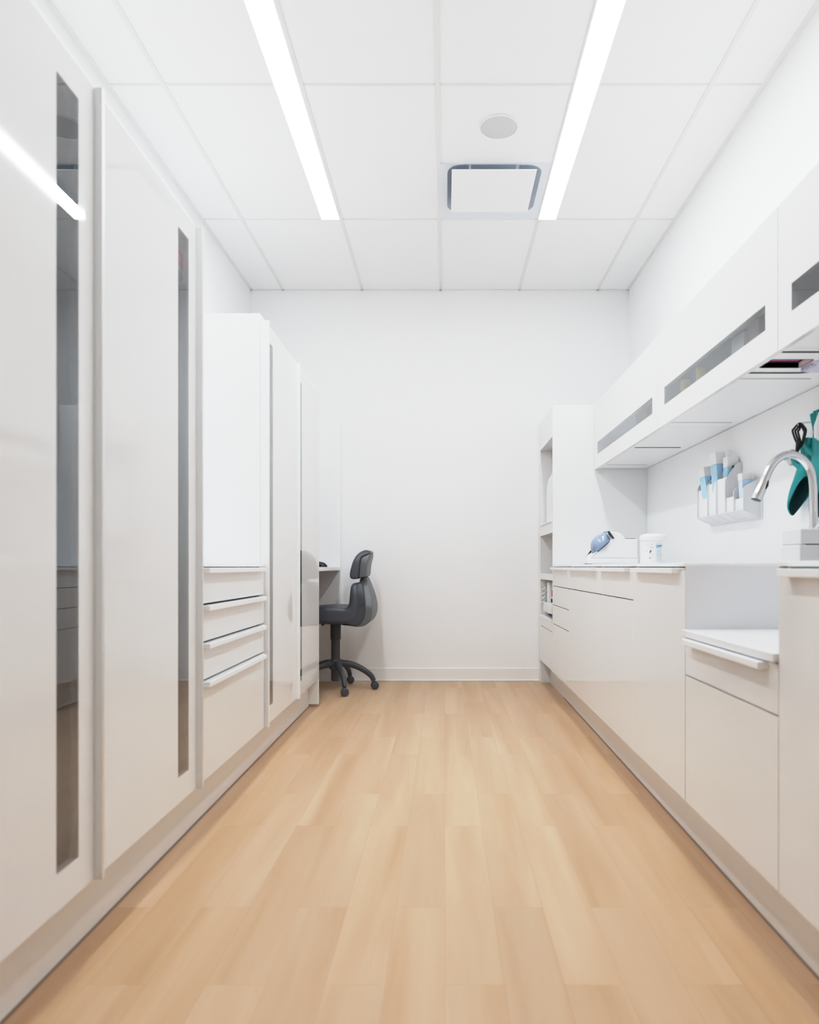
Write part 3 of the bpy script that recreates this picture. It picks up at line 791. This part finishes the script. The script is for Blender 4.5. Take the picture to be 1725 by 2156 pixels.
MB().prism([(1.328,CAMZ+.462),(1.358,CAMZ+.447),(1.358,CAMZ+.452),(1.330,CAMZ+.468)], 3.262, 3.270).build('jaw', 'plastic', ck)
MB().tube([(1.343,3.264,CAMZ+.458),(1.348,3.258,CAMZ+.474),(1.352,3.264,CAMZ+.455)], .0015, 6).build('wire', 'chrome', ck)

# ---------------------------------------------------------------- hanging things on the backsplash
hk = thing('suction_hook', 'round grey suction hook on the backsplash behind the faucet', 'hook', (1.36, 2.77, CAMZ+.43))
MB().lathe([(.031,.001),(.032,-.006),(.027,-.009)], (XW,2.772,CAMZ+.428), axis='X', n=32).build('rim', 'groove', hk, smooth=True)
MB().lathe([(.0265,-.0085),(.0265,-.012),(.01,-.016),(.001,-.016)], (XW,2.772,CAMZ+.428), axis='X', n=32).build('disc', 'greybox', hk, smooth=True)
MB().tube([(XW-.014,2.772,CAMZ+.428),(XW-.03,2.772,CAMZ+.418),(XW-.034,2.772,CAMZ+.43)], .003, 8).build('prong', 'chrome', hk, smooth=True)
rl = thing('wall_hook', 'white hanging hook holding the teal glove at the frame edge', 'hook', (1.36, 2.5, CAMZ+.54))
box('plate', 'white_plastic', rl, XW-.008, XW+.001, 2.45, 2.55, CAMZ+.535, CAMZ+.575, bevel=.003)
MB().tube([(XW-.006,2.470,CAMZ+.55),(XW-.050,2.470,CAMZ+.535),(XW-.062,2.471,CAMZ+.49),(XW-.060,2.472,CAMZ+.455),(XW-.05,2.472,CAMZ+.445)], [.008,.010,.012,.012,.007], 12).build('prong', 'white_plastic', rl, smooth=True)

def rubber_glove(path, label):
    """cuff opening downwards, fingers gathered at the top"""
    t = thing('rubber_glove', label, 'glove', path[-1], 'teal rubber gloves hung on the backsplash')
    P = spline(path, 5, False)
    n = len(P)
    W = [(.020+.040*math.sin(min(1,(i/(n-1))*1.15)*PI/2), .012+.022*(i/(n-1))) for i in range(n)]
    m_ = MB()
    rings = []
    for i, p_ in enumerate(P):
        w, d = W[i]
        if i == n-1: w *= .93
        rings.append([(p_[0]+d*math.cos(2*PI*k/28)*(1+.10*math.sin(6*PI*k/28+i*.4)), p_[1]+w*math.sin(2*PI*k/28)*(1+.06*math.cos(10*PI*k/28)), p_[2]-w*math.sin(2*PI*k/28)*1.15*(i/(n-1))**2.2+.006*math.sin(2*PI*k/28*3)*(i/(n-1))**3) for k in range(28)])
    inner = [[(P[i][0]+(x-P[i][0])*.84, P[i][1]+(y-P[i][1])*.9, z) for x, y, z in rings[i]] for i in range(n-1, n//2, -1)]
    m_.loft(rings+[inner[0]], cap='start')
    m_.build('cuff', 'teal', t, smooth=True)
    MB().loft(inner, cap='end').build('cuff_inside', 'teal_shaded', t, smooth=True)  # inner face of the same rubber, coloured darker as shade
    top = Vector(P[0])
    for k in range(4):
        a = (k-1.5)*.012
        MB().tube([top+Vector((0,a*.8,-.02)), top+Vector((-.004,a*1.5,.03)), top+Vector((-.008,a*1.9,.062-.006*abs(k-1.5)))], [.011,.0105,.007], 10).build('finger', 'teal', t, smooth=True)
    q0 = Vector(P[n//4])
    MB().tube([q0+Vector((-.006,.012,-.02)), q0+Vector((-.020,.040,.006)), q0+Vector((-.024,.050,.024))], [.012,.011,.007], 10).build('thumb', 'teal', t, smooth=True)
rubber_glove([(XW-.028,2.605,CAMZ+.415),(XW-.031,2.615,CAMZ+.385),(XW-.034,2.630,CAMZ+.34),(XW-.037,2.642,CAMZ+.295),(XW-.037,2.648,CAMZ+.265)], 'teal rubber glove with dark open cuff hanging behind the faucet')
rubber_glove([(XW-.028,2.525,CAMZ+.50),(XW-.031,2.52,CAMZ+.42),(XW-.034,2.50,CAMZ+.33),(XW-.037,2.49,CAMZ+.27),(XW-.037,2.485,CAMZ+.235)], 'teal rubber glove hanging at the frame edge beyond the faucet neck')

bx_, by_ = XW-.062, 2.598
bc = thing('black_cable', 'coiled black cable hanging above the faucet neck', 'cable', (bx_, by_, CAMZ+.47))
for k in range(3):
    w = .024-.006*k; zt_ = CAMZ+.527-.006*k; zb_ = CAMZ+.438+.006*k
    loop = []
    for u, z in ((.1, zt_), (.8, zt_-.018), (1, (zt_+zb_)/2+.012), (.6, zb_+.02), (.1, zb_), (-.4, zb_+.02), (-1, (zt_+zb_)/2+.018), (-.7, zt_-.014)):
        loop.append((bx_+u*w*.62+.002*k, by_-u*w*.8-.003*k, z))
    lp = spline(loop, 4, True); lp.append(lp[0])
    MB().tube(lp, .0038, 8).build('loop', 'black', bc, smooth=True)
MB().tube([(bx_,by_,CAMZ+.462),(bx_-.002,by_+.004,CAMZ+.44),(bx_-.004,by_+.008,CAMZ+.425)], [.011,.009,.006], 10).build('plug', 'black', bc, smooth=True)
MB().tube([(bx_-.004,by_+.008,CAMZ+.425),(bx_-.005,by_+.009,CAMZ+.418)], .0065, 10).build('plug_ring', 'red', bc, smooth=True)
MB().tube([(XW-.001,by_+.01,CAMZ+.533),(bx_+.02,by_+.004,CAMZ+.531),(bx_-.004,by_,CAMZ+.520),(bx_-.006,by_,CAMZ+.528)], .003, 8).build('hanger', 'chrome', bc, smooth=True)

# ---------------------------------------------------------------- camera, world, look
cam = bpy.data.cameras.new('camera'); co = bpy.data.objects.new('camera', cam); COL.objects.link(co)
co.location = (0, 0, CAMZ); co.rotation_euler = (PI/2, 0, 0)
cam.sensor_fit = 'VERTICAL'; cam.sensor_height = 36; cam.sensor_width = 36*1725/2156
cam.lens = 1487/2156*36
cam.shift_x = -(937-862.5)/2156; cam.shift_y = (1193-1078)/2156
cam.clip_start = .02
cam.dof.use_dof = True; cam.dof.focus_distance = 5.0; cam.dof.aperture_fstop = 3.0
scene.camera = co

w = bpy.data.worlds.new('world'); scene.world = w; w.use_nodes = True
w.node_tree.nodes['Background'].inputs[0].default_value = (.9, .95, 1, 1)
w.node_tree.nodes['Background'].inputs[1].default_value = .3
scene.view_settings.view_transform = 'Standard'
scene.view_settings.look = 'None'
scene.view_settings.exposure = 0
vs = scene.view_settings
vs.use_curve_mapping = True                      # soft photographic shoulder
cmap = vs.curve_mapping
cmap.white_level = (3, 3, 3)
cv = cmap.curves[3]
cv.points[0].location = (0, 0); cv.points[1].location = (1, 1)
for x_, y_ in ((.1, .122), (.3, .445), (.45, .665), (.6, .782), (.8, .853), (1.0, .893), (1.6, .96)): cv.points.new(x_/3, y_)
cmap.update()
scene.view_settings.gamma = 1.0
cy = scene.cycles
cy.max_bounces = 16; cy.diffuse_bounces = 10; cy.glossy_bounces = 6; cy.transparent_max_bounces = 8
cy.sample_clamp_indirect = 6.0
cy.use_denoising = True
